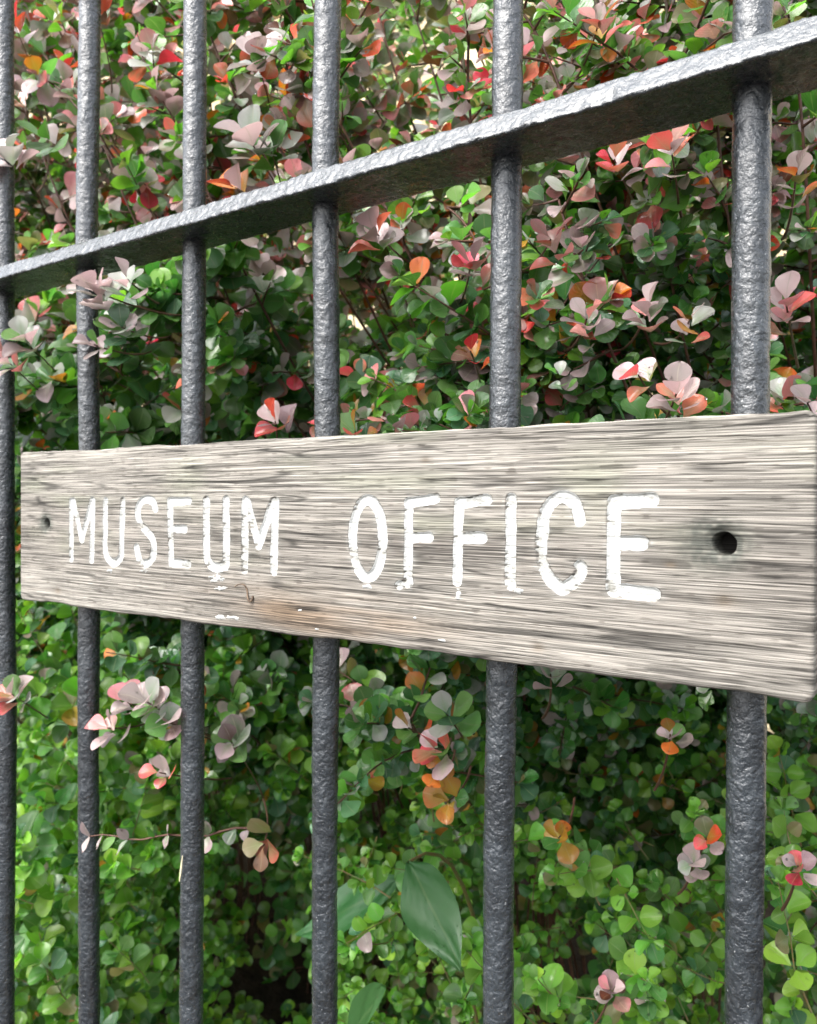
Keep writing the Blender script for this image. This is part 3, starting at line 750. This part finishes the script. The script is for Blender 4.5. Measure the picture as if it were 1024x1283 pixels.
hr(barb_r, 590, 330, .04, 5, .023, ['pink', 'mauve', 'coral', 'red'], (0, -.6, .6), (560, 400, .1))
hr(barb_r, 470, 290, .03, 6, .024, ['mauve', 'sage', 'coral', 'mauve'], (0, -.6, .7), (520, 330, .08))
hr(barb_r, 735, 400, .03, 6, .021, ['mauve', 'pink', 'mauve', 'blush'], (0, -.6, .7), (700, 440, .08))
hr(barb_r, 810, 390, .03, 7, .020, ['mauve', 'mauve', 'pink', 'sage'], (0, -.5, .8), (770, 440, .08))
hr(barb_r, 865, 400, .03, 5, .020, ['mauve', 'coral', 'sage', 'yellow'], (.2, -.5, .7), (820, 430, .08))
hr(barb_r, 840, 180, .05, 6, .022, ['mauve', 'pink', 'coral', 'mauve'], (0, -.5, .8), (850, 260, .1))
hr(barb_r, 770, 200, .05, 4, .021, ['coral', 'red', 'mauve'], (0, -.5, .7), (800, 260, .1))
hr(barb_r, 985, 380, .03, 6, .021, ['mauve', 'pink', 'mauve', 'coral'], (0, -.6, .7), (1000, 460, .08))
hr(barb_r, 998, 215, .04, 5, .021, ['mauve', 'orange', 'mauve', 'olive'], (0, -.6, .7), (980, 300, .1))
hr(barb_r, 750, 30, .06, 5, .024, ['pink', 'orange', 'coral', 'yellow'], (0, -.5, .6), (700, 120, .1))
hr(barb_r, 590, 440, .03, 4, .017, ['red', 'rust', 'orange'], (0, -.6, .6), (600, 480, .06))
# lower middle
hr(barb_r, 512, 912, .05, 3, .020, ['orange', 'mid', 'mauve'], (-.3, -.8, .4), (560, 930, .09))
hr(barb_r, 545, 938, .045, 5, .022, ['coral', 'coral', 'blush', 'mid'], (-.3, -.7, .3), (565, 925, .08))
hr(barb_r, 560, 895, .05, 5, .024, ['sage', 'blue', 'mid', 'mid'], (.1, -.8, .5), (580, 925, .09))
hr(barb_r, 548, 968, .05, 2, .018, ['orange', 'yellow'], (-.1, -.7, -.5), (570, 940, .08))
hr(barb_r, 560, 1005, .07, 4, .024, ['yellow', 'yellow', 'orange', 'deep'], (0, -.7, .1), (590, 960, .1))
hr(barb_r, 885, 1050, .10, 3, .019, ['orange', 'coral', 'olive', 'mauve'], (0, -.7, .4), (860, 1085, .07))
hr(barb_r, 868, 1082, .11, 6, .020, ['mauve', 'sage', 'blush', 'mauve'], (0, -.8, .5), (850, 1120, .08))
hr(barb_r, 1000, 1085, .08, 4, .017, ['coral', 'mauve', 'plum', 'red'], (0, -.7, .5), (980, 1140, .06))
hr(barb_r, 840, 920, .10, 5, .018, ['orange', 'mauve', 'mauve', 'mid'], (0, -.6, .6), (820, 990, .08))
hr(barb_r, 690, 845, .03, 4, .020, ['mauve', 'mauve', 'sage'], (0, -.5, .8), (680, 900, .07))
hr(barb_r, 700, 1050, .13, 4, .022, ['yellow', 'yellow', 'mid', 'orange'], (0, -.7, .3), (720, 1000, .12))
hr(barb_r, 765, 1240, .14, 6, .018, ['plum', 'pink', 'mauve', 'rust'], (0, -.6, .6), (740, 1290, .1))
# thin horizontal sprig with tiny leaves across the second bar
a, b = np.array(at(112, 1048, -.012)), np.array(at(330, 1035, .05)); t = np.linspace(0, 1, 14)
P = np.array([a*(1-k)+b*k+np.array([0, 0, -.004*math.sin(k*3.1)+.0018*math.sin(k*17)]) for k in t]); barb_l.tubes.append((P, np.linspace(.0005, .0011, 14)))
for i in range(0, 13):
    if i in (4, 7, 10): continue
    for s_ in ((1, -1) if i % 3 == 0 else (random.choice((1, -1)),)):
        ld = norm(np.array([random.uniform(-.5, .3), -.5, s_*random.uniform(.5, 1.1)])); want = np.array([random.gauss(0, .4), -.8, .5])
        barb_l.leaf(P[i], ld, norm(want-ld*np.dot(want, ld)), random.uniform(.009, .015), 12+random.randrange(3) if i < 8 else random.randrange(8), random.choice(['mauve', 'mauve', 'sage', 'mid', 'blush']), True)

# small-leaved bright green undergrowth
def low_pal(p, tip): return pick({'light': .48, 'mid': .24, 'lime': .20, 'blue': .05, 'yellow': .015, 'deep': .08, 'mauve': .01, 'olive': .03})
random.seed(33)
for k in range(4400):
    x = random.uniform(-2.0, .05); y = random.uniform(.07, .62); z = random.uniform(-.95, -.14)
    if x > -.45 and y < .15: continue
    p = np.array([x, y, z])
    if not in_view(p, 100): continue
    px, py, dz = project(p)
    left = x < -.62
    top = (-.19 if x < -.75 else -.25)-.05*n3(p, 5, 9)
    if z > top: continue
    # hollows under the barberry where the dark bed shows
    if x < -.40 and n3(p, 4.2, 91) < -.28: continue
    if -.80 < x < -.40 and y < .42 and random.random() < (.9 if y < .3 else .55): continue
    out = norm(np.array([random.uniform(-.8, .8), random.uniform(-1, .2), random.uniform(-.2, 1)]))
    shoot(low_l if left else low_r, p, out, random.uniform(.03, .09), 0, scale=(1.0 if left else .68)*random.uniform(.85, 1.1), palf=low_pal, whorl=(3, 4), node=.017, shapes=(6, 12), droop=.02, stem_r=.0006)
# dim inner growth that closes the view into the shrubs
random.seed(44)
for k in range(3400):
    x = random.uniform(-2.9, .1); y = random.uniform(.62, 1.05); z = random.uniform(-.95, 1.25)
    if z > .2 and n3((x, y, z), 4, 55) > .25-.25*(z > .6): continue
    p = np.array([x, y, z])
    if not in_view(p, 60): continue
    shoot(back, p, norm(np.array([random.uniform(-1, 1), -.6, random.uniform(-.2, 1)])), random.uniform(.05, .12), .6, scale=1.5, whorl=(3, 4), node=.026, shapes=(0, 8),
          palf=lambda p, t: pick({'deep': .5, 'mid': .3, 'blue': .15, 'olive': .1}) if p[2] < .27 else pick({'light': .3, 'mid': .3, 'sage': .2, 'olive': .2, 'mauve': .07, 'coral': .04, 'blush': .05, 'pink': .03, 'lime': .1}))

# ---- which leaves show: rough painter's pass over all plants
PL = [barb_l, barb_r, low_l, low_r, back]
allp = np.concatenate([np.array(p.pos)+np.array(p.dir)*np.array(p.size)[:, None]*.55 for p in PL])
alls = np.concatenate([np.array(p.size) for p in PL])
gx_, gy_, gz_ = project(allp)
own = np.concatenate([np.full(len(p.pos), i) for i, p in enumerate(PL)])
S = 4; W4, H4 = 1024//S, 1283//S
buf = np.full((H4, W4), -1, np.int64)
# the plank hides what is behind it
order = np.argsort(-gz_)
rad = FPX*alls*.36/gz_/S
nrmz = np.concatenate([np.abs((np.array(p.nrm)@fn)) for p in PL])
for i in order:
    r_ = rad[i]; cx_, cy_ = gx_[i]/S, gy_[i]/S
    x0, x1, y0, y1 = int(cx_-r_), int(cx_+r_)+1, int(cy_-r_*max(.3, nrmz[i])), int(cy_+r_*max(.3, nrmz[i]))+1
    if x1 <= 0 or y1 <= 0 or x0 >= W4 or y0 >= H4: continue
    buf[max(y0, 0):y1, max(x0, 0):x1] = i
for ((a1, b1), (a2, b2)) in (((25, 569), (24, 752)),):
    for cx_ in range(6, W4):
        px_ = cx_*S; yt = 569-.0552*(px_-25); yb_ = 752+.126*(px_-24); buf[int(yt/S)+1:int(yb_/S), cx_] = -1
vis = np.bincount(buf[buf >= 0], minlength=len(own))
print('leaves', [len(p.pos) for p in PL], 'visible', (vis > 0).sum())

def frames(pl, sel):
    d = norm(np.array(pl.dir)[sel]); n_ = norm(np.array(pl.nrm)[sel]); x_ = np.cross(d, n_)
    return np.stack([x_, d, n_], -1)   # columns: local x, y, z

def build_plant(i, pl, name, label, cat, stem_mat, loc, stem_parts=40, group=None, leaf_parts=300, drops=900):
    base = int(sum(len(p.pos) for p in PL[:i])); v = vis[base:base+len(pl.pos)]
    root = empty(name, loc, label, cat, group)
    n_ = len(pl.pos); sizes = np.array(pl.size); pos = np.array(pl.pos)
    parts = np.zeros(n_, bool)
    if leaf_parts:
        score = v.astype(float)+np.array(pl.hero)*.5
        top = np.argsort(-score)[:leaf_parts]; parts[top[v[top] > 0]] = True
    fr = frames(pl, np.arange(n_))
    inv = Matrix.Translation(-Vector(root.location))
    for k in np.where(parts)[0]:
        o = bpy.data.objects.new('leaf', leaf_me(pl.shape[k], PNAMES[pl.pal[k]])); COL.objects.link(o)
        o.parent = root
        M = fr[k]*sizes[k]
        o.matrix_local = inv @ Matrix(((M[0, 0], M[0, 1], M[0, 2], pos[k, 0]), (M[1, 0], M[1, 1], M[1, 2], pos[k, 1]), (M[2, 0], M[2, 1], M[2, 2], pos[k, 2]), (0, 0, 0, 1)))
    rest = np.where(~parts)[0]
    Vs, Fs_, UVs, MI, RN = [], [], [], [], []; off = 0
    shp = np.array(pl.shape); pal = np.array(pl.pal)
    used = sorted(set(pal[rest])); mi = {p: q for q, p in enumerate(used)}
    for s_ in set(shp[rest]):
        sel = rest[shp[rest] == s_]; V, F_, uv = SHAPES[s_]
        M = fr[sel]*sizes[sel][:, None, None]
        W_ = np.einsum('nij,vj->nvi', M, V)+pos[sel][:, None, :]
        nv = len(V); Vs.append(W_.reshape(-1, 3))
        Fs_.append((F_[None]+(np.arange(len(sel))*nv)[:, None, None]+off).reshape(-1, 4)); off += nv*len(sel)
        UVs.append(np.tile(uv, (len(sel), 1))); MI.append(np.repeat([mi[p] for p in pal[sel]], len(F_)))
        RN.append(np.repeat(RNG.random(len(sel)), nv))
    me = mesh_np('foliage', np.concatenate(Vs), np.concatenate(Fs_), [LEAF[PNAMES[p]] for p in used], attrs={'rnd': np.concatenate(RN)}, midx=np.concatenate(MI), uv=np.concatenate(UVs))
    o = link('foliage', me, root); o['kind'] = 'stuff'
    if drops:
        cand = np.where((v > 3))[0]; ch = cand[RNG.integers(0, len(cand), drops)]
        a = np.linspace(0, 2*np.pi, 8, endpoint=False); b = np.linspace(0, np.pi, 6)
        sv = np.array([(math.sin(q)*math.cos(p), math.sin(q)*math.sin(p), math.cos(q)) for q in b for p in a])
        ixs = np.arange(48).reshape(6, 8); nxs = np.roll(ixs, -1, 1); sf = np.stack([ixs[:-1], ixs[1:], nxs[1:], nxs[:-1]], -1).reshape(-1, 4)
        DV, DF = [], []
        for q, k in enumerate(ch):
            V, F_, uv = SHAPES[shp[k]]; w_ = V[RNG.integers(10, len(V)-6)]
            c_ = (fr[k]*sizes[k])@w_+pos[k]; r_ = RNG.uniform(.0004, .0009)*(1.5 if RNG.random() < .12 else 1)
            DV.append((sv*np.array([1, 1, .6])*r_)@fr[k].T+c_+fr[k][:, 2]*r_*.35); DF.append(sf+q*48)
        o = link('water_drops', mesh_np('water_drops', np.concatenate(DV), np.concatenate(DF), [WATER]), root); o['kind'] = 'stuff'
    # stems: the thick ones are parts, the twigs one mass
    T = sorted(pl.tubes, key=lambda q: -q[1][0]*len(q[0]))
    for P, R in T[:stem_parts]:
        V, F_ = tube(P, R, 7); link('stem', mesh_np('stem', V, F_, [stem_mat]), root)
    Vs, Fs_ = [], []; off = 0
    for P, R in T[stem_parts:]:
        V, F_ = tube(P, R, 4); Vs.append(V); Fs_.append(F_+off); off += len(V)
    if Vs:
        o = link('twigs', mesh_np('twigs', np.concatenate(Vs), np.concatenate(Fs_), [stem_mat]), root); o['kind'] = 'stuff'
    return root
build_plant(0, barb_l, 'barberry_bush', 'barberry bush with red and mauve upper leaves behind the narrow end of the plank', 'bush', STEM, (-.9, .4, GZ))
build_plant(1, barb_r, 'barberry_bush', 'barberry bush with pink tipped green leaves behind the OFFICE end of the plank', 'bush', STEM, (-.35, .4, GZ))
build_plant(2, low_l, 'green_shrub', 'bright green small leaved shrub filling the gap beside the outermost left bar below the plank', 'shrub', STEMG, (-1.1, .5, GZ), 10)
build_plant(3, low_r, 'clover_plant', 'low light green clover leaved plant under the pink tipped barberry', 'plant', STEMG, (-.4, .5, GZ), 10)
build_plant(4, back, 'evergreen_hedge', 'dim dark green hedge seen in the gaps behind the barberries', 'hedge', STEM, (-1.0, .85, GZ), 0, leaf_parts=0, drops=0)

# broad-leaved plant low down in the middle
PAL['broad'] = ((.022, .095, .020), (.040, .125, .034), .5, .52); BLM = mat_leaf('broad', .25); BLM.name = 'broad_leaf_green'
bp = empty('broad_leaved_plant', tuple(at(480, 1283, .2))[:2]+(GZ,), 'plant with a few large pointed dull green leaves under the barberry', 'plant')
def broad(px0, py0, Y0, px1, py1, Y1, k, tilt=(0, -.8, .5), name='leaf'):
    a, b = np.array(at(px0, py0, Y0)), np.array(at(px1, py1, Y1)); d = b-a; L = np.linalg.norm(d); d /= L
    want = np.array(tilt, float); n_ = norm(want-d*np.dot(want, d)); x_ = np.cross(d, n_)
    V, F_, uv = BROAD[k]; M = np.stack([x_, d, n_], -1)*L
    link(name, mesh_np('broad_leaf', (V*np.array([.92, 1, .9]))@M.T+a, F_, [BLM], uv=uv), bp)
    foot = np.array([bp.location.x, bp.location.y+.25, GZ]); t = np.linspace(0, 1, 14)[:, None]; m_ = np.array([(a[0]+foot[0])/2, (a[1]+foot[1])/2+.05, a[2]-.02])
    V, F_ = tube((1-t)**2*foot+2*(1-t)*t*m_+t*t*a, np.linspace(.003, .0012, 14), 6); link('stalk', mesh_np('stalk', V, F_, [STEMG]), bp)
broad(512, 1080, .12, 574, 1214, .07, 0, (.1, -.9, .55))
broad(500, 1100, .30, 372, 1172, .26, 1, (0, -.6, .8))
broad(425, 1340, .12, 482, 1236, .10, 1, (-.2, -.5, .8))
